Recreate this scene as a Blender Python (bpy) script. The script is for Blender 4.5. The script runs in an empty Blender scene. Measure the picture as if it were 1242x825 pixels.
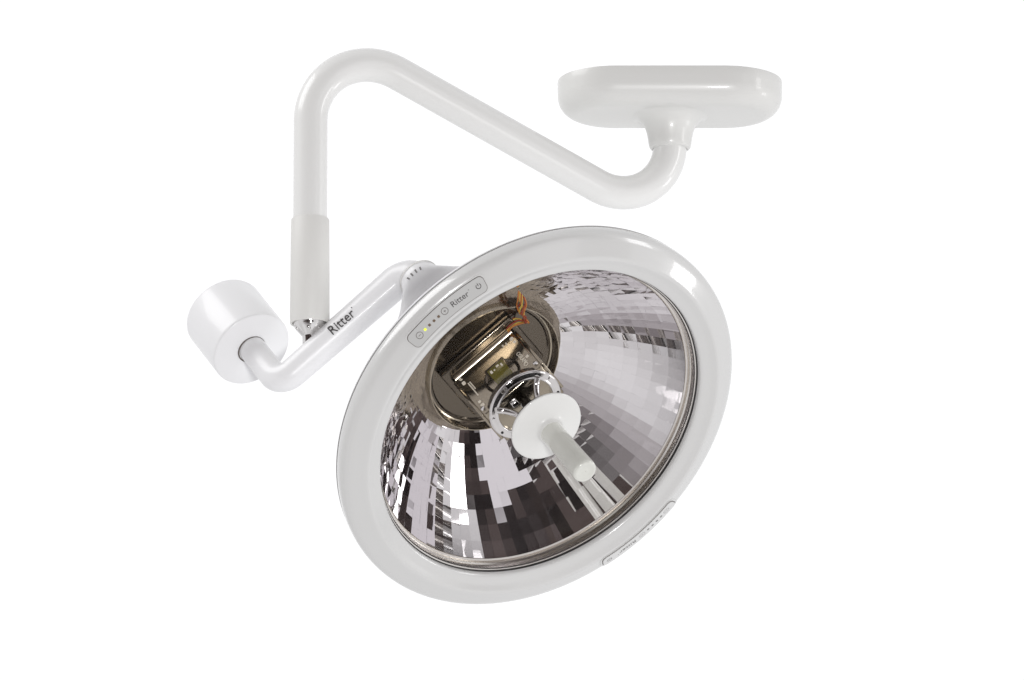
import bpy, bmesh, math, random
from mathutils import Vector, Matrix
random.seed(7)
S = bpy.context.scene
COL = S.collection
R = math.radians
MM = 0.001

# ------------------------------------------------------------------ camera
D = 15000.0                      # camera distance to the lamp head, mm
PITCH = R(15)                   # the camera looks up at the ceiling lamp
O = Vector((0, 0, 1900))        # point the camera aims at, mm
VX = Vector((1, 0, 0))
VY = Vector((0, -math.sin(PITCH), math.cos(PITCH)))
VZ = Vector((0, -math.cos(PITCH), -math.sin(PITCH)))     # towards the camera
cd = bpy.data.cameras.new('camera'); cam = bpy.data.objects.new('camera', cd); COL.objects.link(cam)
cam.matrix_world = Matrix.Translation((O + VZ * D) * MM) @ Matrix((VX, VY, VZ)).transposed().to_4x4()
cd.sensor_width = 36; cd.lens = 36 * D / 1242.0
cd.clip_start = 0.1; cd.clip_end = 200
S.camera = cam
S.view_settings.view_transform = 'Standard'; S.view_settings.look = 'None'
S.view_settings.exposure = 0; S.view_settings.gamma = 1
S.cycles.use_denoising = True
S.cycles.max_bounces = 16; S.cycles.glossy_bounces = 12; S.cycles.transparent_max_bounces = 24
S.cycles.sample_clamp_indirect = 2.5; S.cycles.blur_glossy = 1.5

# ------------------------------------------------------------------ world: bright white studio, dim behind the photographer
w = bpy.data.worlds.new('World'); S.world = w; w.use_nodes = True
nt = w.node_tree; nt.nodes.clear()
def N(t, **k):
    n = nt.nodes.new(t)
    for a, b in k.items(): setattr(n, a, b)
    return n
tc = N('ShaderNodeTexCoord')
def mth(op, a, b=None, clamp=False):
    n = N('ShaderNodeMath', operation=op, use_clamp=clamp)
    for i, v in ((0, a), (1, b)):
        if v is None: continue
        if isinstance(v, (int, float)): n.inputs[i].default_value = v
        else: nt.links.new(v, n.inputs[i])
    return n.outputs[0]
def vdot(d):
    v = N('ShaderNodeVectorMath', operation='DOT_PRODUCT'); v.inputs[1].default_value = d.normalized()
    nt.links.new(tc.outputs['Generated'], v.inputs[0]); return v.outputs['Value']
dx, dy, dz = vdot(VX), vdot(VY), vdot(VZ)
POL = mth('MULTIPLY', mth('ARCCOSINE', mth('MINIMUM', mth('MAXIMUM', dz, -1.0), 1.0)), 57.29578)   # degrees off the lens axis
AZ = mth('MULTIPLY', mth('ARCTAN2', dy, dx), 57.29578)
def step(v, lo, hi):
    m = N('ShaderNodeMapRange'); m.interpolation_type = 'SMOOTHSTEP'
    m.inputs['From Min'].default_value = lo; m.inputs['From Max'].default_value = hi
    nt.links.new(v, m.inputs['Value']); return m.outputs['Result']
def band(v, a, b, s=1.0): return mth('MULTIPLY', step(v, a - s, a + s), mth('SUBTRACT', 1.0, step(v, b - s, b + s)))
def mixc(fac, a, b):
    m = N('ShaderNodeMix', data_type='RGBA')
    nt.links.new(fac, m.inputs[0])
    for s, v in ((6, a), (7, b)):
        if isinstance(v, tuple): m.inputs[s].default_value = v + (1,)
        else: nt.links.new(v, m.inputs[s])
    return m.outputs[2]
# studio floor and front: dark round the camera, grading to the white sweep below and behind
rp = N('ShaderNodeValToRGB'); nt.links.new(mth('DIVIDE', POL, 180.0), rp.inputs[0])
er = rp.color_ramp; er.elements[0].position = 0.0; er.elements[0].color = (.022, .016, .015, 1)
er.elements[1].position = 1.0; er.elements[1].color = (1.06, 1.06, 1.07, 1)
for p_, c_ in ((20, (.022, .016, .015)), (22, (.11, .095, .10)), (29, (.20, .18, .185)), (30, (.34, .32, .33)), (40, (.48, .46, .47)),
               (46, (.60, .585, .595)), (48, (.79, .785, .80)), (85, (.84, .835, .845)), (96, (.80, .80, .81)), (128, (.80, .80, .81)), (150, (.95, .95, .96)), (165, (1.06, 1.06, 1.07))):
    e = er.elements.new(p_ / 180); e.color = (*c_, 1)
c = rp.outputs[0]
n2 = N('ShaderNodeTexNoise'); n2.inputs['Scale'].default_value = 2.6; n2.inputs['Detail'].default_value = 2.0
nt.links.new(tc.outputs['Generated'], n2.inputs['Vector'])
uneven = N('ShaderNodeMapRange'); uneven.inputs['From Min'].default_value = 0.3; uneven.inputs['From Max'].default_value = 0.7
uneven.inputs['To Min'].default_value = 0.0; uneven.inputs['To Max'].default_value = 1.0
nt.links.new(n2.outputs['Fac'], uneven.inputs['Value'])
c = mixc(mth('MULTIPLY', mth('MULTIPLY', uneven.outputs['Result'], 0.45), mth('SUBTRACT', 1.0, step(POL, 84, 92))), c, (.42, .40, .405))
# dark unlit part of the studio above the camera
nz = N('ShaderNodeTexNoise'); nz.inputs['Scale'].default_value = 5.0; nz.inputs['Detail'].default_value = 3.0
nt.links.new(tc.outputs['Generated'], nz.inputs['Vector'])
dk = N('ShaderNodeValToRGB'); nt.links.new(nz.outputs['Fac'], dk.inputs[0])
dk.color_ramp.elements[0].position = 0.38; dk.color_ramp.elements[0].color = (.012, .008, .008, 1)
dk.color_ramp.elements[1].position = 0.72; dk.color_ramp.elements[1].color = (.13, .10, .095, 1)
c = mixc(mth('MULTIPLY', band(AZ, -14, 172, 1.0), mth('SUBTRACT', 1.0, step(POL, 73, 75))), c, dk.outputs[0])
# pale patch put into the surroundings right of camera for the facets to mirror
c = mixc(mth('MULTIPLY', band(AZ, -14, 36, .6), band(POL, 31, 58, .6)), c, (.76, .74, .77))
bg = N('ShaderNodeBackground'); bg.inputs['Strength'].default_value = 1.0
nt.links.new(c, bg.inputs['Color'])
ow = N('ShaderNodeOutputWorld'); nt.links.new(bg.outputs[0], ow.inputs[0])

# ------------------------------------------------------------------ studio lamps
def softbox(name, view_dir, dist, sx, sy, power, col=(1, 1, 1), aim=None):
    l = bpy.data.lights.new(name, 'AREA'); l.shape = 'RECTANGLE'; l.size = sx; l.size_y = sy
    l.energy = power; l.color = col
    o = bpy.data.objects.new(name, l); COL.objects.link(o)
    v = view_dir[0] * VX + view_dir[1] * VY + view_dir[2] * VZ
    tgt = (O * MM) if aim is None else aim
    o.location = tgt + v.normalized() * dist
    o.rotation_euler = (tgt - o.location).to_track_quat('-Z', 'Y').to_euler()
    return o
softbox('softbox_key', (-0.72, 0.66, -0.12), 4.0, 2.6, 2.2, 62)
softbox('added_front_fill', (math.sin(R(8)), -math.sin(R(1.5)), math.cos(R(8))), 14.0, 1.6, 1.6, 900)  # fill lamp added to lift the pole; its mirror image hides behind the disc
softbox('softbox_side', (0.98, -0.19, -0.03), 3.0, 0.5, 0.55, 6)
softbox('softbox_right', (0.97, 0.22, 0.17), 3.0, 0.5, 1.1, 9)

# ------------------------------------------------------------------ materials
def mat(name, base, rough=0.3, metal=0.0, coat=0.0, spec=0.5, bump=0.0, bscale=400, emit=None, var=0.0):
    m = bpy.data.materials.new(name); m.use_nodes = True
    t = m.node_tree; b = t.nodes['Principled BSDF']
    b.inputs['Base Color'].default_value = (*base, 1)
    b.inputs['Roughness'].default_value = rough; b.inputs['Metallic'].default_value = metal
    b.inputs['Coat Weight'].default_value = coat; b.inputs['Coat Roughness'].default_value = 0.05
    b.inputs['Specular IOR Level'].default_value = spec
    if emit:
        b.inputs['Emission Color'].default_value = (*emit[0], 1); b.inputs['Emission Strength'].default_value = emit[1]
    if bump or var:
        g = t.nodes.new('ShaderNodeTexCoord')
        n = t.nodes.new('ShaderNodeTexNoise'); n.inputs['Scale'].default_value = bscale; n.inputs['Detail'].default_value = 4
        t.links.new(g.outputs['Object'], n.inputs['Vector'])
        if bump:
            bp = t.nodes.new('ShaderNodeBump'); bp.inputs['Strength'].default_value = bump; bp.inputs['Distance'].default_value = 0.0002
            t.links.new(n.outputs['Fac'], bp.inputs['Height']); t.links.new(bp.outputs['Normal'], b.inputs['Normal'])
        if var:
            mr = t.nodes.new('ShaderNodeMapRange'); mr.inputs['To Min'].default_value = rough - var; mr.inputs['To Max'].default_value = rough + var
            t.links.new(n.outputs['Fac'], mr.inputs['Value']); t.links.new(mr.outputs['Result'], b.inputs['Roughness'])
    return m
M_ARM = mat('warm_white_enamel', (0.82, 0.82, 0.805), 0.30, coat=0.5, bump=0.02, bscale=250)
M_COV = mat('cover_enamel', (0.74, 0.74, 0.72), 0.36, coat=0.3, bump=0.02, bscale=250)
M_SLV = mat('matt_white_plastic', (0.76, 0.755, 0.73), 0.5, bump=0.04, bscale=600)
M_BRT = mat('bright_white_enamel', (0.87, 0.87, 0.88), 0.34, coat=0.25, bump=0.02, bscale=200)
M_RING = mat('gloss_white_plastic', (0.68, 0.68, 0.67), 0.20, coat=0.7, bump=0.015, bscale=200)
M_PANEL = mat('grey_membrane', (0.55, 0.55, 0.54), 0.45, bump=0.03, bscale=900)
M_INK = mat('dark_ink', (0.06, 0.055, 0.055), 0.5)
M_GINK = mat('grey_ink', (0.13, 0.11, 0.10), 0.5)
M_SEAM = mat('seam_and_glare_grey', (0.45, 0.44, 0.44), 0.5)
M_FAINT = mat('glare_and_vent_grey', (0.22, 0.215, 0.21), 0.5)
M_BRN = mat('brown_indicator', (0.16, 0.11, 0.07), 0.4)
M_LED = mat('lit_indicator', (0.6, 0.7, 0.05), 0.4, emit=((0.62, 0.72, 0.04), 0.9))
M_BLK = mat('black_rubber', (0.012, 0.010, 0.010), 0.45)
M_CHR = mat('chrome', (0.80, 0.79, 0.78), 0.10, metal=1, bump=0.02, bscale=120)
M_TRIM = mat('brushed_trim', (0.82, 0.79, 0.75), 0.24, metal=1)
M_SATIN = mat('satin_brass', (0.80, 0.72, 0.60), 0.28, metal=1)
M_MIR = mat('mirror_facets', (0.88, 0.865, 0.875), 0.02, metal=1)
M_BRZ = mat('bronze_tinted_metal', (0.40, 0.355, 0.28), 0.15, metal=1, var=0.06, bscale=60)
M_BRZD = mat('dark_bronze', (0.15, 0.128, 0.10), 0.16, metal=1)
M_OLV = mat('olive_reflection', (0.16, 0.14, 0.03), 0.12, coat=1)
M_PRT = mat('pale_print', (0.85, 0.80, 0.68), 0.5)
M_DISC = mat('satin_white_disc', (0.80, 0.80, 0.78), 0.35, coat=0.3)
M_HND = mat('handle_white', (0.73, 0.735, 0.68), 0.14, coat=0.8)
M_BASE = mat('housing_white', (0.88, 0.88, 0.89), 0.32, coat=0.3)
M_RED = mat('red_wire', (0.32, 0.045, 0.02), 0.35)
M_ORG = mat('orange_wire', (0.50, 0.17, 0.03), 0.35)
M_YEL = mat('yellow_wire', (0.62, 0.42, 0.07), 0.35)
def glass_mat():
    m = bpy.data.materials.new('clear_glass'); m.use_nodes = True; t = m.node_tree; t.nodes.clear()
    f = t.nodes.new('ShaderNodeFresnel'); f.inputs['IOR'].default_value = 1.30
    ge = t.nodes.new('ShaderNodeNewGeometry'); mr = t.nodes.new('ShaderNodeMapRange')
    mr.inputs['To Min'].default_value = 1.14; mr.inputs['To Max'].default_value = 1 / 1.14
    t.links.new(ge.outputs['Backfacing'], mr.inputs['Value']); t.links.new(mr.outputs['Result'], f.inputs['IOR'])
    tr = t.nodes.new('ShaderNodeBsdfTransparent'); tr.inputs[0].default_value = (0.985, 0.98, 0.98, 1)
    gl = t.nodes.new('ShaderNodeBsdfGlossy'); gl.inputs['Roughness'].default_value = 0.01
    mx = t.nodes.new('ShaderNodeMixShader'); o = t.nodes.new('ShaderNodeOutputMaterial')
    t.links.new(f.outputs[0], mx.inputs[0]); t.links.new(tr.outputs[0], mx.inputs[1]); t.links.new(gl.outputs[0], mx.inputs[2])
    t.links.new(mx.outputs[0], o.inputs[0]); return m
M_GLS = glass_mat()

# ------------------------------------------------------------------ placing helpers (all in mm)
def W(px, py, zv=0.0):
    f = (D - zv) / D
    return O + VX * ((px - 621) * f) + VY * ((412.5 - py) * f) + VZ * zv
def view(vx, vy, vz): return (VX * vx + VY * vy + VZ * vz).normalized()
HC0 = W(648.5, 504, 0)
HC = W(650.2, 506.3, 0)                                     # centre of the head ring
CS, SN = 0.726, 0.688
HN = view(0.652 * SN, -0.758 * SN, CS)                    # the way the lamp shines
HM = view(0.758, 0.652, 0)
HU = HN.cross(HM); HU = HU if HU.dot(VY) > 0 else -HU     # up-left side of the ring
def H(m, u, t): return HC + HM * m + HU * u + HN * t
# the arm behind the head runs a degree off the ring's own axes
AN = view(0.635 * SN, -0.773 * SN, CS); AM = view(0.773, 0.635, 0); AU = AN.cross(AM); AU = AU if AU.dot(VY) > 0 else -AU
def HA(m, u, t): return HC0 + AM * m + AU * u + AN * t

ROOT = bpy.data.objects.new('ceiling_lamp', None); COL.objects.link(ROOT)
ROOT['label'] = 'white ceiling mounted surgical lamp with bent arm, counterweight and round faceted mirror head'
ROOT['category'] = 'lamp'
ROOTLOC = Vector((0, 0, 0))

def make(name, verts, faces, material, parent=None, smooth=True, label=None, angle=35, bevel=0):
    me = bpy.data.meshes.new(name)
    par = parent or ROOT
    org = ROOTLOC
    me.from_pydata([((v - org) * MM)[:] for v in verts], [], faces)
    bm = bmesh.new(); bm.from_mesh(me)
    bmesh.ops.remove_doubles(bm, verts=bm.verts, dist=1e-7)
    bmesh.ops.recalc_face_normals(bm, faces=bm.faces)
    if bevel:
        es = [e for e in bm.edges if len(e.link_faces) == 2 and e.calc_face_angle(0) > R(30)]
        bmesh.ops.bevel(bm, geom=es, offset=bevel * MM, segments=3, profile=0.5, affect='EDGES')
    if smooth:
        for f in bm.faces: f.smooth = True
        for e in bm.edges:
            if len(e.link_faces) == 2 and e.calc_face_angle(0) > R(angle): e.smooth = False
    bm.to_mesh(me); bm.free()
    me.materials.append(material)
    o = bpy.data.objects.new(name, me); COL.objects.link(o); o.parent = par
    if label: o['label'] = label
    return o

def lathe(profile, base, axis, ref=None, seg=96, closed=False):
    """profile: (radius, height along axis)"""
    a = axis.normalized(); r = ref or a.orthogonal(); r = (r - a * r.dot(a)).normalized(); q = a.cross(r)
    V = []; F = []
    for (rad, h) in profile:
        for i in range(seg):
            th = 2 * math.pi * i / seg
            V.append(base + a * h + (r * math.cos(th) + q * math.sin(th)) * rad)
    n = len(profile)
    for j in range(n if closed else n - 1):
        k = (j + 1) % n
        for i in range(seg):
            i2 = (i + 1) % seg
            F.append((j * seg + i, j * seg + i2, k * seg + i2, k * seg + i))
    if not closed:
        if profile[0][0] > 0.01: F.append(tuple(range(seg))[::-1])
        if profile[-1][0] > 0.01: F.append(tuple((n - 1) * seg + i for i in range(seg)))
    return V, F
def smoothprof(pts, n=6, closed=False):
    """Catmull-Rom through the profile points"""
    out = []
    m = len(pts)
    rng = range(m) if closed else range(m - 1)
    for i in rng:
        if closed: p0, p1, p2, p3 = pts[i - 1], pts[i], pts[(i + 1) % m], pts[(i + 2) % m]
        else: p0, p1, p2, p3 = pts[max(i - 1, 0)], pts[i], pts[i + 1], pts[min(i + 2, m - 1)]
        for k in range(n):
            t = k / n
            out.append(tuple(0.5 * ((2 * b) + (-a + c) * t + (2 * a - 5 * b + 4 * c - d) * t * t + (-a + 3 * b - 3 * c + d) * t ** 3)
                             for a, b, c, d in zip(p0, p1, p2, p3)))
    if not closed: out.append(tuple(pts[-1]))
    return out
def filleted(pts, rads, n=28):
    out = [pts[0]]
    for i in range(1, len(pts) - 1):
        a, b, c = pts[i - 1], pts[i], pts[i + 1]; r = rads[i - 1]
        d1 = (a - b).normalized(); d2 = (c - b).normalized()
        ang = d1.angle(d2); tl = r / math.tan(ang / 2)
        cen = b + (d1 + d2).normalized() * (r / math.sin(ang / 2))
        s = b + d1 * tl; e = b + d2 * tl
        v0 = s - cen; v1 = e - cen; tot = v0.angle(v1)
        for k in range(n + 1):
            t = k / n
            out.append(cen + (v0 * math.sin((1 - t) * tot) + v1 * math.sin(t * tot)) / math.sin(tot))
    out.append(pts[-1]); return out
def tube(path, rad, seg=56, cap=True):
    """rad: number or function of 0..1 along the length"""
    L = [0]
    for i in range(1, len(path)): L.append(L[-1] + (path[i] - path[i - 1]).length)
    V = []; F = []
    t0 = (path[1] - path[0]).normalized(); r = t0.orthogonal().normalized()
    for i, p in enumerate(path):
        if i == 0: t = t0
        elif i == len(path) - 1: t = (path[i] - path[i - 1]).normalized()
        else: t = ((path[i] - path[i - 1]).normalized() + (path[i + 1] - path[i]).normalized()).normalized()
        r = (r - t * r.dot(t)).normalized(); q = t.cross(r)
        rr = rad(L[i] / L[-1]) if callable(rad) else rad
        for k in range(seg):
            th = 2 * math.pi * k / seg
            V.append(p + (r * math.cos(th) + q * math.sin(th)) * rr)
    for i in range(len(path) - 1):
        for k in range(seg):
            k2 = (k + 1) % seg
            F.append((i * seg + k, i * seg + k2, (i + 1) * seg + k2, (i + 1) * seg + k))
    if cap:
        F.append(tuple(range(seg))[::-1]); F.append(tuple((len(path) - 1) * seg + k for k in range(seg)))
    return V, F
def box(fn, m0, m1, u0, u1, t0, t1):
    V = [fn(a, b, c) for a in (m0, m1) for b in (u0, u1) for c in (t0, t1)]
    F = [(0, 1, 3, 2), (4, 6, 7, 5), (0, 4, 5, 1), (2, 3, 7, 6), (0, 2, 6, 4), (1, 5, 7, 3)]
    return V, F
def join(*parts):
    V = []; F = []
    for v, f in parts:
        b = len(V); V += v; F += [tuple(i + b for i in q) for q in f]
    return V, F

# flat 2-D shapes -> thin solids mapped on a surface by fn(x, y, height)
def grid_shape(outline, fn, h0, h1, cell=1.5):
    """fill a closed 2-D outline, cut it by a grid so it can bend, give it thickness"""
    bm = bmesh.new()
    vs = [bm.verts.new((x, y, 0)) for x, y in outline]
    bm.faces.new(vs)
    return solid_from(bm, fn, h0, h1, cell)
def solid_from(bm, fn, h0, h1, cell):
    xs = [v.co.x for v in bm.verts]; ys = [v.co.y for v in bm.verts]
    x = min(xs) + cell
    while x < max(xs):
        bmesh.ops.bisect_plane(bm, geom=bm.verts[:] + bm.edges[:] + bm.faces[:], plane_co=(x, 0, 0), plane_no=(1, 0, 0)); x += cell
    y = min(ys) + cell
    while y < max(ys):
        bmesh.ops.bisect_plane(bm, geom=bm.verts[:] + bm.edges[:] + bm.faces[:], plane_co=(0, y, 0), plane_no=(0, 1, 0)); y += cell
    bm.verts.index_update(); n = len(bm.verts)
    V = [fn(v.co.x, v.co.y, h1) for v in bm.verts] + [fn(v.co.x, v.co.y, h0) for v in bm.verts]
    F = []
    for f in bm.faces:
        ix = [v.index for v in f.verts]; F.append(tuple(ix)); F.append(tuple(i + n for i in reversed(ix)))
    for e in bm.edges:
        if len(e.link_faces) == 1:
            a, b = e.verts[0].index, e.verts[1].index; F.append((a, b, b + n, a + n))
    bm.free(); return V, F
def rrect(x0, x1, y0, y1, r, n=8):
    out = []
    for cx, cy, a0 in ((x1 - r, y1 - r, 0), (x0 + r, y1 - r, 90), (x0 + r, y0 + r, 180), (x1 - r, y0 + r, 270)):
        for k in range(n + 1):
            a = R(a0 + 90 * k / n); out.append((cx + r * math.cos(a), cy + r * math.sin(a)))
    return out
def circle(cx, cy, r, n=24): return [(cx + r * math.cos(2 * math.pi * k / n), cy + r * math.sin(2 * math.pi * k / n)) for k in range(n)]
def arcband(cx, cy, r0, r1, a0, a1, n=28):
    o = [(cx + r1 * math.cos(R(a0 + (a1 - a0) * k / n)), cy + r1 * math.sin(R(a0 + (a1 - a0) * k / n))) for k in range(n + 1)]
    i = [(cx + r0 * math.cos(R(a0 + (a1 - a0) * k / n)), cy + r0 * math.sin(R(a0 + (a1 - a0) * k / n))) for k in range(n + 1)]
    return o + i[::-1]
def text_shape(txt, cx, cy, width, height, fn, h0, h1, off=0.0, cell=2.0, shear=0.0):
    cu = bpy.data.curves.new('t', 'FONT'); cu.body = txt; cu.size = 10; cu.resolution_u = 4; cu.offset = off; cu.shear = shear
    o = bpy.data.objects.new('t', cu); COL.objects.link(o)
    dg = bpy.context.evaluated_depsgraph_get()
    me = bpy.data.meshes.new_from_object(o.evaluated_get(dg))
    bpy.data.objects.remove(o)
    bm = bmesh.new(); bm.from_mesh(me); bpy.data.meshes.remove(me)
    bmesh.ops.remove_doubles(bm, verts=bm.verts, dist=1e-5)
    xs = [v.co.x for v in bm.verts]; ys = [v.co.y for v in bm.verts]
    x0, x1, y0, y1 = min(xs), max(xs), min(ys), max(ys)
    for v in bm.verts:
        v.co.x = cx - width / 2 + (v.co.x - x0) / (x1 - x0) * width
        v.co.y = cy - height / 2 + (v.co.y - y0) / (y1 - y0) * height
    return solid_from(bm, fn, h0, h1, cell)

# ------------------------------------------------------------------ vertical line of the drop pole
F_ARM = 1.024
U0 = 95.0
T_ARM = -238.0
ARM_A = HA(-216, U0, T_ARM + 9)           # elbow corner under the counterweight
ARM_B = HA(-3, U0, T_ARM - 1)             # corner behind the head
UP = Vector((0, 0, 1))
def on_vertical(base, py):
    """point above base whose image row is py"""
    lo, hi = -600.0, 900.0
    cpos = O + VZ * D
    for _ in range(60):
        mid = (lo + hi) / 2; p = base + UP * mid - cpos
        row = 412.5 - (p.dot(VY) / (-p.dot(VZ))) * D
        if row > py: lo = mid
        else: hi = mid
    return base + UP * lo
# where the head arm passes x = 376
fr = 0.0
def img(p):
    q = p - (O + VZ * D); return 621 + q.dot(VX) / -q.dot(VZ) * D, 412.5 - q.dot(VY) / -q.dot(VZ) * D
lo, hi = 0.0, 1.0
for _ in range(50):
    fr = (lo + hi) / 2
    if img(ARM_A.lerp(ARM_B, fr))[0] < 375.5: lo = fr
    else: hi = fr
JOINT = ARM_A.lerp(ARM_B, fr)
P_A = on_vertical(JOINT, 30)             # corner over the pole
P_B = W(813, 275, -300)                # corner under the ceiling cover
P_TOP = on_vertical(P_B, 150)
PLATE = on_vertical(P_B, 142)            # centre of the cover's underside
ROOTLOC = PLATE + UP * 50
ROOT.location = ROOTLOC * MM

# ------------------------------------------------------------------ ceiling cover
def stadium(hl, hw, n=24):
    pts = []
    a = hl - hw
    for k in range(n + 1):
        th = -math.pi / 2 + math.pi * k / n; pts.append((a + hw * math.cos(th), hw * math.sin(th)))
    for k in range(n + 1):
        th = math.pi / 2 + math.pi * k / n; pts.append((-a + hw * math.cos(th), hw * math.sin(th)))
    return pts
def cover():
    HL, HW, HH, FR = 139.5, 73.0, 46.0, 25.0
    levels = [(0, HH - 0.8), (0.8, HH)]
    prof = [(3, HH), (0.6, HH - 0.5), (0, HH - 2), (0, HH * 0.75)]
    for k in range(0, 13):
        a = R(90 * k / 12); prof.append((FR * (1 - math.cos(a)), FR - FR * math.sin(a)))
    V = []; F = []
    seg = len(stadium(HL, HW))
    for ins, h in prof:
        draft = (HH - h) * 0.02
        for x, y in stadium(HL - ins - draft, HW - ins - draft):
            V.append(PLATE + Vector((x, y, h)))
    for j in range(len(prof) - 1):
        for i in range(seg):
            i2 = (i + 1) % seg
            F.append((j * seg + i, j * seg + i2, (j + 1) * seg + i2, (j + 1) * seg + i))
    F.append(tuple(range(seg))); F.append(tuple((len(prof) - 1) * seg + i for i in range(seg)))
    return V, F
V, F = cover(); cov = make('ceiling_cover', V, F, M_COV)
prof = smoothprof([(56, 1.5), (46, -0.3), (38.5, -4), (33, -10), (29.6, -18), (27.6, -27), (26.2, -36), (24.6, -40.5), (22.2, -41.2), (21.4, -40), (21.0, -20)], 5)
V, F = lathe(prof, PLATE, UP); make('cover_collar', V, F, M_COV, cov)
V, F = join(*[lathe([(0.1, 3), (3.0, 2.5), (3.2, -1.2), (0.1, -1.6)], PLATE + Vector((s * 29.5, 24, 0)), UP, seg=20) for s in (-1, 1)])

# ------------------------------------------------------------------ bent support arm
S_TOP = on_vertical(JOINT, 266); S_BOT = on_vertical(JOINT, 393)
path = filleted([S_TOP - UP * 20, P_A, P_B, P_TOP + UP * 15], [79, 67], 40)
V, F = tube(path, 20.9, 72); make('support_arm', V, F, M_ARM, angle=60)
L = (S_TOP - S_BOT).length
prof = [(20.9, L - 0.5), (22.6, L), (23.4, L - 1.2), (23.9, L * 0.6), (24.3, 2.0), (23.6, 0), (21.5, 0.3), (21.0, 6), (12, 7)]
V, F = lathe(prof, S_BOT, UP); make('arm_sleeve', V, F, M_SLV)
jl = (S_BOT - JOINT).length
prof = smoothprof([(4, 6), (19.5, 5), (19.8, -1), (18.5, -5), (14.5, -10), (10.0, -15), (9.0, -18), (8.8, -jl)], 4)
V, F = lathe(prof, S_BOT, UP, seg=64); jn = make('swivel_joint', V, F, M_CHR)
for k, a in enumerate((200, 265, 320)):
    d = Vector((math.cos(R(a)), math.sin(R(a)), 0))
    V, F = lathe([(0.1, 3.2), (2.2, 2.6), (3.0, 1), (3.1, -3)], S_BOT + d * 15.5 - UP * (6 + 2 * (k % 2)), (d - UP * 0.6).normalized(), seg=20)
    make('bolt', V, F, M_CHR, jn)

# ------------------------------------------------------------------ head arm and counterweight
cwf = HA(-217, U0, -310)
path = filleted([HA(-216, U0, -325), ARM_A, ARM_B, HA(-3, U0, -206)], [20, 27], 26)
V, F = tube(path, lambda s: 17.0 + 3.4 * min(1, max(0, (s - 0.2) / 0.45)), 64)
harm = make('head_arm', V, F, M_BRT, angle=60)
prof = [(0.1, 0), (16.6, 0), (17.0, 0.0), (18.6, 0.0), (18.9, 0.4), (48.8, 0.6), (50.0, -0.1), (50.7, -1.4), (50.8, -4), (50.6, -79), (49.5, -82), (46.5, -83.5), (0.1, -84)]
V, F = lathe(prof, cwf, AN, seg=128); cw = make('counterweight', V, F, M_BRT, angle=40)
V, F = lathe([(16.9, 0.2), (18.5, 0.2), (18.5, 0.95), (16.9, 0.95)], cwf, AN, seg=64, closed=True); make('seal_ring', V, F, M_GINK, cw)
# lettering on the head arm
adir = (ARM_B - ARM_A).normalized()
tc0 = ARM_A.lerp(ARM_B, 0.0)
lo, hi = 0.0, 1.0
for _ in range(50):
    m_ = (lo + hi) / 2
    if img(ARM_A.lerp(ARM_B, m_))[0] < 419: lo = m_
    else: hi = m_
tcen = ARM_A.lerp(ARM_B, lo)
side = (VZ - adir * VZ.dot(adir)).normalized()
upd = adir.cross(side); upd = upd if upd.dot(VY) > 0 else -upd
def on_arm(x, y, h):
    r = 19.75; th = (y + 8) / r
    return tcen + adir * x + (side * math.cos(th) + upd * math.sin(th)) * (r + h)
RL = 19.1
V, F = text_shape('Ritter', 0, 0, 37, 12.5, on_arm, -1.2, 0.6, off=-0.01)
V2, F2 = grid_shape(circle(20.6, 5.4, 0.6, 10), on_arm, -1.2, 0.9)
V, F = join((V, F), (V2, F2)); make('lettering', V, F, M_INK, harm, smooth=False)

# ------------------------------------------------------------------ head: back housing with neck
prof = smoothprof([(262.5, -13), (259.5, -19), (245, -35), (222, -57), (198, -80), (174, -104), (150, -128), (122, -146), (80, -157), (30, -160), (0.1, -160)], 6)
V, F = lathe(prof, HC, HN, HU, seg=160)
F = [f for f in F if len(f) == 4]
hous = make('back_housing', V, F, M_BASE, angle=50)
nb = HA(-3, U0, 0)
def neck():
    secs = smoothprof([(95, -222, 22.5, 22.5), (95, -219, 24.3, 24.3), (94.5, -213, 25.6, 25.2), (93, -206, 29, 26), (90, -199, 38, 25), (85, -191, 50, 24), (79, -181, 68, 25), (69, -166, 90, 28), (60, -146, 108, 30)], 5)
    V = []; F = []; seg = 72
    for (uc, t, rm, ru) in secs:
        for k in range(seg):
            th = 2 * math.pi * k / seg; V.append(HA(-3 + rm * math.cos(th), uc + ru * math.sin(th), t))
    for j in range(len(secs) - 1):
        for k in range(seg):
            k2 = (k + 1) % seg; F.append((j * seg + k, j * seg + k2, (j + 1) * seg + k2, (j + 1) * seg + k))
    F.append(tuple(range(seg)))
    return V, F
V, F = neck(); make('neck', V, F, M_BASE, hous)
V, F = lathe([(24.6, -217.6), (26.0, -217.6), (26.0, -216.6), (24.6, -216.6)], nb, AN, AU, seg=64, closed=True); make('neck_seam', V, F, M_SLV, hous)
def on_neck(th, t):  # small raised vent marks
    return th
dv = []
for k in range(4):
    th = R(-24 + 15 * k)
    rad = AU * math.cos(th) + AM * math.sin(th)
    tan = AN.cross(rad)
    c0 = nb + rad * 26.3 + AN * -205
    rad = (rad - AN * 0.5).normalized(); e2 = tan.cross(rad)
    dv.append(box(lambda a, b, c: c0 + tan * a + rad * b + e2 * c, -1.0, 1.0, -4, 0.55, -0.25, 0.25))
V, F = join(*dv); make('vent_marks', V, F, M_FAINT, hous, smooth=False)

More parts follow.
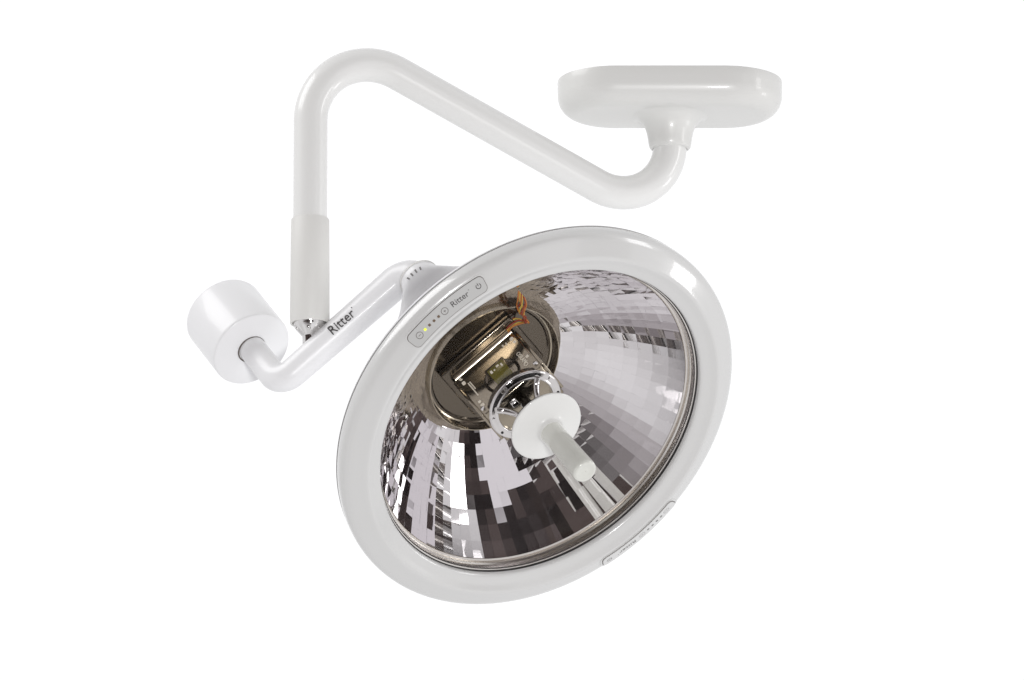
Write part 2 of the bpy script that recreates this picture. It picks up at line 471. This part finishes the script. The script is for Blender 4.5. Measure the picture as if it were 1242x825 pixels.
# ------------------------------------------------------------------ head: front bezel ring
# (radius, height) of the section, through measured points
sec = [(217.0, 4), (216.6, 11), (217.6, 14.2), (220.5, 16.0), (228, 18.6), (233.5, 21.2), (236.5, 22.4), (240, 22.0)]
sec += [(248, 18.0), (256, 14.0), (260.5, 11.2), (264.0, 7.4), (265.6, 2.5), (265.4, -3.5), (264.2, -9.0), (262.0, -11.8), (256, -12.0), (235, -8), (222, 0)]
prof = smoothprof(sec, 5, closed=True)
V, F = lathe(prof, HC, HN, HU, seg=220, closed=True)
bez = make('bezel_ring', V, F, M_RING, angle=60)
V, F = lathe([(262.0, -12.2), (263.6, -12.2), (263.6, -12.9), (262.0, -12.9)], HC, HN, HU, seg=200, closed=True)
make('seam_gasket', V, F, M_SEAM, bez)
# inner trim: gasket, chrome band, clear lip
V, F = lathe(smoothprof([(216.8, 8), (216.0, 8.6), (215.4, 8), (215.4, 6.6), (216, 6.0), (216.8, 6.4)], 4, True), HC, HN, HU, seg=200, closed=True)
make('rubber_gasket', V, F, M_BLK)
V, F = lathe([(216.5, 6.2), (214.3, 5.6), (213.4, 3), (213.2, -3), (211.8, -5), (211.6, -9.5), (209.6, -10.2), (208.4, -9), (207.6, -10.6), (206.6, -12.8), (217, -15)], HC, HN, HU, seg=220, closed=True)
make('chrome_trim', V, F, M_TRIM, angle=25)
V, F = lathe([(214.5, 4.6), (214.7, 3.9), (213.4, 3.6), (213.1, 4.3)], HC, HN, HU, seg=200, closed=True)
make('inner_seal', V, F, M_BLK)

# ------------------------------------------------------------------ control panels on the bezel slope
RC, TCN = 248.5, 18.2           # middle of the slope
SL = Vector((0.895, -0.446))    # outward along the slope (radius, height)
SNm = Vector((0.446, 0.895))
def panel_map(sign):
    def f(x, y, h):
        # x along the ring, y outward across the slope
        a = (x + sign * 2.5) / RC; y = y + 1.6
        r = RC + SL.x * y + SNm.x * h; t = TCN + SL.y * y + SNm.y * h
        rad = HU * math.cos(a) + HM * math.sin(a)
        return HC + rad * (sign * r) + HN * t
    return f
for sign, lab in ((1, 'control panel on the upper left of the ring, one indicator lit'), (-1, 'control panel on the lower right of the ring, seen edge on')):
    fn = panel_map(sign)
    V, F = grid_shape(rrect(-60.5, 60.5, -12.6, 12.4, 8), fn, -6, 0.35, 4)
    fr_ = make('panel_surround', V, F, M_RING, label=lab.replace('control panel', 'raised surround of the control panel'), bevel=0)
    V, F = grid_shape(rrect(-57.8, 57.8, -10.9, 10.7, 6.4), fn, -2, 0.75, 4)
    make('panel_groove', V, F, M_GINK, fr_)
    V, F = grid_shape(rrect(-57.1, 57.1, -10.2, 10.0, 6.0), fn, -2, 1.5, 4)
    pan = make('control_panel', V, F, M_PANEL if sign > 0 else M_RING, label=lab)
    I1, I2 = (M_GINK, M_INK) if sign > 0 else (M_SEAM, M_FAINT)  # lower-right marks get paler greys, glare put into their colour
    H0, H1 = 1.3, 1.62
    X0 = -43.5
    def ln(pts): return grid_shape(pts, fn, H0, H1, 3)
    for nm, cx in (('minus_button', X0), ('plus_button', X0 + 41.5)):
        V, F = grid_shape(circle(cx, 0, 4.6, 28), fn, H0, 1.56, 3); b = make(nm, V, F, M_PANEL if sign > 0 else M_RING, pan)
        parts = [grid_shape(arcband(cx, 0, 3.9, 4.55, 0, 359.5), fn, H0, 1.72, 3), grid_shape([(cx - 1.7, -.28), (cx + 1.7, -.28), (cx + 1.7, .28), (cx - 1.7, .28)], fn, H0, 1.72, 3)]
        if nm[0] == 'p': parts.append(grid_shape([(cx - .28, -1.7), (cx + .28, -1.7), (cx + .28, 1.7), (cx - .28, 1.7)], fn, H0, 1.74, 3))
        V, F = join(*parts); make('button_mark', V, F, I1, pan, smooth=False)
    for k in range(4):
        V, F = grid_shape(rrect(X0 + 9.6 + 7.4 * k - 1.6, X0 + 9.6 + 7.4 * k + 1.6, -1.6, 1.6, 0.7, 4), fn, H0, 1.75, 3)
        make('indicator_light', V, F, M_LED if (k == 0 and sign > 0) else (M_BRN if sign > 0 else M_FAINT), pan, label='lit yellow green indicator' if (k == 0 and sign > 0) else None)
    V, F = text_shape('Ritter', X0 + 64.5, 0.2, 24.5, 7.2, fn, H0, 1.68, off=0.015)
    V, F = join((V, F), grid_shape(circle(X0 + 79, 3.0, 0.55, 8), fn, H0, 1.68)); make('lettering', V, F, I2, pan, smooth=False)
    cx = X0 + 91.5
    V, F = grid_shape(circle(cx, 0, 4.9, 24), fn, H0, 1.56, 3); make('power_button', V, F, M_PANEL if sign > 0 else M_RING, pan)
    V, F = join(grid_shape(arcband(cx, 0, 2.6, 3.5, 125, 415), fn, H0, 1.72, 3), grid_shape([(cx - .42, 0.2), (cx + .42, 0.2), (cx + .42, 4.0), (cx - .42, 4.0)], fn, H0, 1.74, 3))
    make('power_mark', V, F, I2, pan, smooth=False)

# ------------------------------------------------------------------ faceted mirror bowl
RB, RT, TB, TT = 86.0, 208.0, -127.0, -9.0
KA = (TT - TB) / (RT ** 2 - RB ** 2)
def bowl_t(r): return TB + KA * (r * r - RB * RB)
NR, NC = 10, 84
rr = []
tot = RT - RB
cum = 0; ws = [1.0 + 0.25 * k / NR for k in range(NR)]; sm = sum(ws); acc = RB
edges = [RB]
for w_ in ws: acc += tot * w_ / sm; edges.append(acc)
V = []; F = []
for j in range(NR):
    r0, r1 = edges[j], edges[j + 1]
    off = 0.25
    for i in range(NC):
        a0 = 2 * math.pi * (i + off) / NC; a1 = 2 * math.pi * (i + 1 + off) / NC
        q = []
        jt = [random.gauss(0, 0.16), random.gauss(0, 0.16)]
        for (r, a, sx, sy) in ((r0, a0, -1, -1), (r0, a1, 1, -1), (r1, a1, 1, 1), (r1, a0, -1, 1)):
            rad = HM * math.cos(a) + HU * math.sin(a)
            q.append(HC + rad * r + HN * (bowl_t(r) + 0.35 * (sx * jt[0] + sy * jt[1])))
        b = len(V); V += q; F.append((b, b + 1, b + 2, b + 3))
me = bpy.data.meshes.new('reflector_bowl')
# backing sheet a little behind the facets
bk = [(r + 1.2, bowl_t(r) - 1.8) for r in edges]
bV, bF = lathe(bk, HC, HN, HU, seg=144); bF = [f for f in bF if len(f) == 4]
me.from_pydata([((v - ROOTLOC) * MM)[:] for v in V + bV], [], F + [tuple(i + len(V) for i in f) for f in bF])
me.materials.append(M_MIR)
bowl = bpy.data.objects.new('reflector_bowl', me); COL.objects.link(bowl); bowl.parent = ROOT

# ------------------------------------------------------------------ bulb holder inside the bowl
prof = [(0.1, -131), (88, -131), (88, -126), (86, -124.5), (80, -124.2), (78, -126), (70, -126.6), (0.1, -126.6)]
V, F = lathe(prof, HC, HN, HU, seg=120); hb = make('holder_base', V, F, M_BRZD)
V, F = lathe([(78, -126.4), (84, -123.5), (86.5, -118), (87, -112), (88, -112), (88, -126)], HC, HN, HU, seg=120, closed=True); make('base_rim', V, F, M_BRZ, hb)
V, F = box(H, -56, 56, -44, 44, -128, -117); make('base_block', V, F, M_BRZD, hb, bevel=3)
V, F = box(H, -46, 46, -30, 30, -126, -31); holder = make('bulb_holder', V, F, M_BRZ, bevel=2.5)
V, F = tube([H(-45, 27, -114), H(45, 27, -114)], 5.2, 32); make('holder_ledge', V, F, M_SATIN, holder)
for s in (-1, 1):
    V, F = box(H, s * 46, s * 50, -26, 27, -112, -36); make('side_rail', V, F, M_BRZ, holder, bevel=1)
    V, F = lathe([(0.1, 2.8), (2.6, 2.4), (3.0, 0), (3.0, -2)], H(s * 42, 30.4, -40), HU, seg=18); make('screw', V, F, M_CHR, holder)
# dark arc and olive window: a reflection built in as solid parts
V = []; F = []
V, F = lathe([(20, 29.6), (22.5, 31.2), (24.5, 31.4), (25, 29.6)], H(2, 0, -62), HU, HM, seg=60, closed=True)
make('reflected_arc', V, F, M_BRZD, holder)
V, F = box(H, -12, 17, 28, 31.6, -88, -48); wf = make('reflected_window_frame', V, F, M_BRZ, holder, bevel=1)
V, F = box(H, -9.5, 14.5, 29, 32.1, -84, -51); make('reflected_window', V, F, M_OLV, wf, bevel=0.6)
pr = []
for (m0, t0, dm, dt) in ((-7, -80, 3, 5), (-2, -78, 2, 2), (3, -81, 4, 3), (9, -79, 2, 5)):
    pr.append(box(H, m0, m0 + dm, 31.8, 32.5, t0, t0 + dt))
V, F = join(*pr); make('reflected_window_marks', V, F, M_PRT, wf, smooth=False)
# printing on the holder face
def on_face(x, y, h): return H(y, 30 + h, x)        # x runs down the lamp's axis
V, F = text_shape('OSRAM', -65, 34, 22, 5.4, lambda x, y, h: H(y, 30 + h, x), -0.3, 0.2, off=0.02)
V, F = join((V, F), grid_shape(arcband(-51, 33, 2.1, 2.8, 0, 359), on_face, -0.5, 0.35))
make('lettering', V, F, M_PRT, holder, smooth=False)
pr = []
def dash(x0, x1, y0, y1): pr.append(grid_shape(rrect(x0, x1, y0, y1, min(x1 - x0, y1 - y0) * 0.3, 3), on_face, -0.5, 0.35, 6))
x = -116
for k in range(5): dash(x, x + 1.8, -41 - (k % 2), -38.5 + (k % 3) * 0.7); x += 2.7
dash(-100, -94, -42, -37.5)
for row, yy in enumerate((-34, -36.6)):
    x = -92
    while x < (-78 if row == 0 else -66):
        ww = random.uniform(1.0, 2.4); dash(x, x + ww, yy, yy + 1.6); x += ww + 0.8
dash(-56, -52, -41.5, -37.5); dash(-49, -44, -42, -37)
dash(-117, -109, 32, 33.4); dash(-113, -112, 28, 36); dash(-104, -100, 25, 27); dash(-103, -98, 30, 31.5)
dash(-104, -99, 37, 42); dash(-96, -92, 38, 42); dash(-62, -58, 38, 42)
V, F = join(*pr); make('printed_lettering', V, F, M_PRT, holder, smooth=False)

# bulb reflector: holed flange, cup, lamp capsule, bracket
cyl = lathe([(30, -40), (46, -40), (47.5, -38), (47.5, -31)], HC, HN, HU, seg=96)
V, F = cyl; F = [f for f in F if len(f) == 4]; make('flange_skirt', V, F, M_BRZD, holder)
prof = smoothprof([(47.6, -33), (48.6, -30), (47.4, -27.6), (44.5, -27.4), (41.0, -27.2), (38.4, -26.2), (37.0, -27.4), (35.5, -31), (31, -42), (22, -53), (12, -58), (0.1, -59)], 4)
V, F = lathe(prof, HC, HN, HU, seg=96); F = [f for f in F if len(f) == 4]
cup = make('bulb_reflector', V, F, M_CHR, angle=50)
for k in range(10):
    a = 2 * math.pi * k / 10 + 0.2
    d = HM * math.cos(a) + HU * math.sin(a)
    V, F = lathe([(0.1, 1.4), (1.6, 1.2), (1.9, 0.2), (1.9, -2)], HC + d * 44.2 + HN * -27.8, HN, seg=14); make('rivet', V, F, M_BLK if k % 2 else M_CHR, cup)
V, F = lathe(smoothprof([(0.1, -30), (5, -31), (8, -36), (8, -50), (6, -57)], 4), HC, HN, HU, seg=32); make('bulb_capsule', V, F, M_DISC, cup)
for a in (35, 140):
    d = HM * math.cos(R(a)) + HU * math.sin(R(a)); e = HN.cross(d)
    V = []; F = []
    path = [HC + d * 40 + HN * -28, HC + d * 31 + HN * -24, HC + d * 20 + HN * -12, HC + d * 16 + HN * 4]
    path = [Vector(p) for p in smoothprof([tuple(p) for p in path], 6)]
    V, F = tube(path, lambda s: 4.6 - 1.6 * s, 16); make('support_strut', V, F, M_CHR, cup)
V, F = box(H, -13, -4, 27, 34, -16, -8); make('square_nut', V, F, M_CHR, cup, bevel=1.2)

# ------------------------------------------------------------------ wires beside the holder
rw = random.Random(4)
for k, mt in enumerate((M_ORG, M_RED, M_YEL, M_RED, M_YEL, M_ORG)):
    o = (k - 2.5) * 3.0
    j = lambda a=1.6: rw.uniform(-a, a)
    pts = [(42, 33 + j(.5), -119 + o), (50 + j(), 35 + j(), -118 + o), (59 + j(), 32 + j(), -119 + o), (66 + j(), 24 + j(), -116 + j()), (67 + j(2.5), 30 + o + j(), -112 + j(3)),
           (70 + j(3), 40 + o + j(2), -110 + j(3)), (72 + j(4), 52 + o, -108 + j(3)), (78 + j(3), 62 + o, -104), (84, 74 + o, -103)]
    path = [H(*p) for p in smoothprof(pts, 7)]
    V, F = tube(path, 0.95, 10); make('wire', V, F, mt, holder)

# ------------------------------------------------------------------ front glass, disc and grip
prof = [(34, 6.0), (120, 3.2), (209.5, -3.4), (209.5, -6.4), (120, 0.2), (34, 3.0)]
V, F = lathe(smoothprof([(34, 6.0), (70, 5.4), (120, 3.2), (170, 0.1), (209.3, -3.4)], 4) + smoothprof([(209.3, -6.4), (170, -2.9), (120, 0.2), (70, 2.4), (34, 3.0)], 4), HC, HN, HU, seg=160, closed=True)
make('cover_glass', V, F, M_GLS, angle=50)
FC = HC + HM * 2.5
prof = [(0.1, -40), (6.5, -40), (6.5, -2), (9, 0), (12, 6), (26, 9), (37, 11), (40, 13), (41, 17), (41, 20.4), (0.1, 20.4)]
V, F = lathe(prof, FC, HN, HU, seg=96); hub = make('handle_hub', V, F, M_BLK)
for a in (60, 118, 175):
    d = HM * math.cos(R(a)) + HU * math.sin(R(a))
    V, F = lathe([(0.1, 1.6), (1.4, 1.2), (1.7, -2)], FC + d * 39 + HN * 15, d, seg=14); make('screw', V, F, M_CHR, hub)
prof = smoothprof([(40, 20.0), (45.6, 20.4), (46.8, 22.2), (46.4, 24.0), (44, 25.0)], 4) + smoothprof([(44, 25.0), (32, 27.2), (22, 30.0), (17, 33), (15.2, 38)], 5)
V, F = lathe(prof, FC, HN, HU, seg=110); disc = make('handle_disc', V, F, M_DISC, angle=50)
prof = smoothprof([(14.6, 30), (14.8, 56), (14.9, 94), (15.4, 115), (15.4, 124), (14.4, 127.5), (12.2, 128.8), (9.5, 128.2), (6, 127.4), (1.2, 127.2), (0.1, 126.2)], 5)
V, F = lathe(prof, FC, HN, HU, seg=80); make('handle_grip', V, F, M_HND, angle=60)
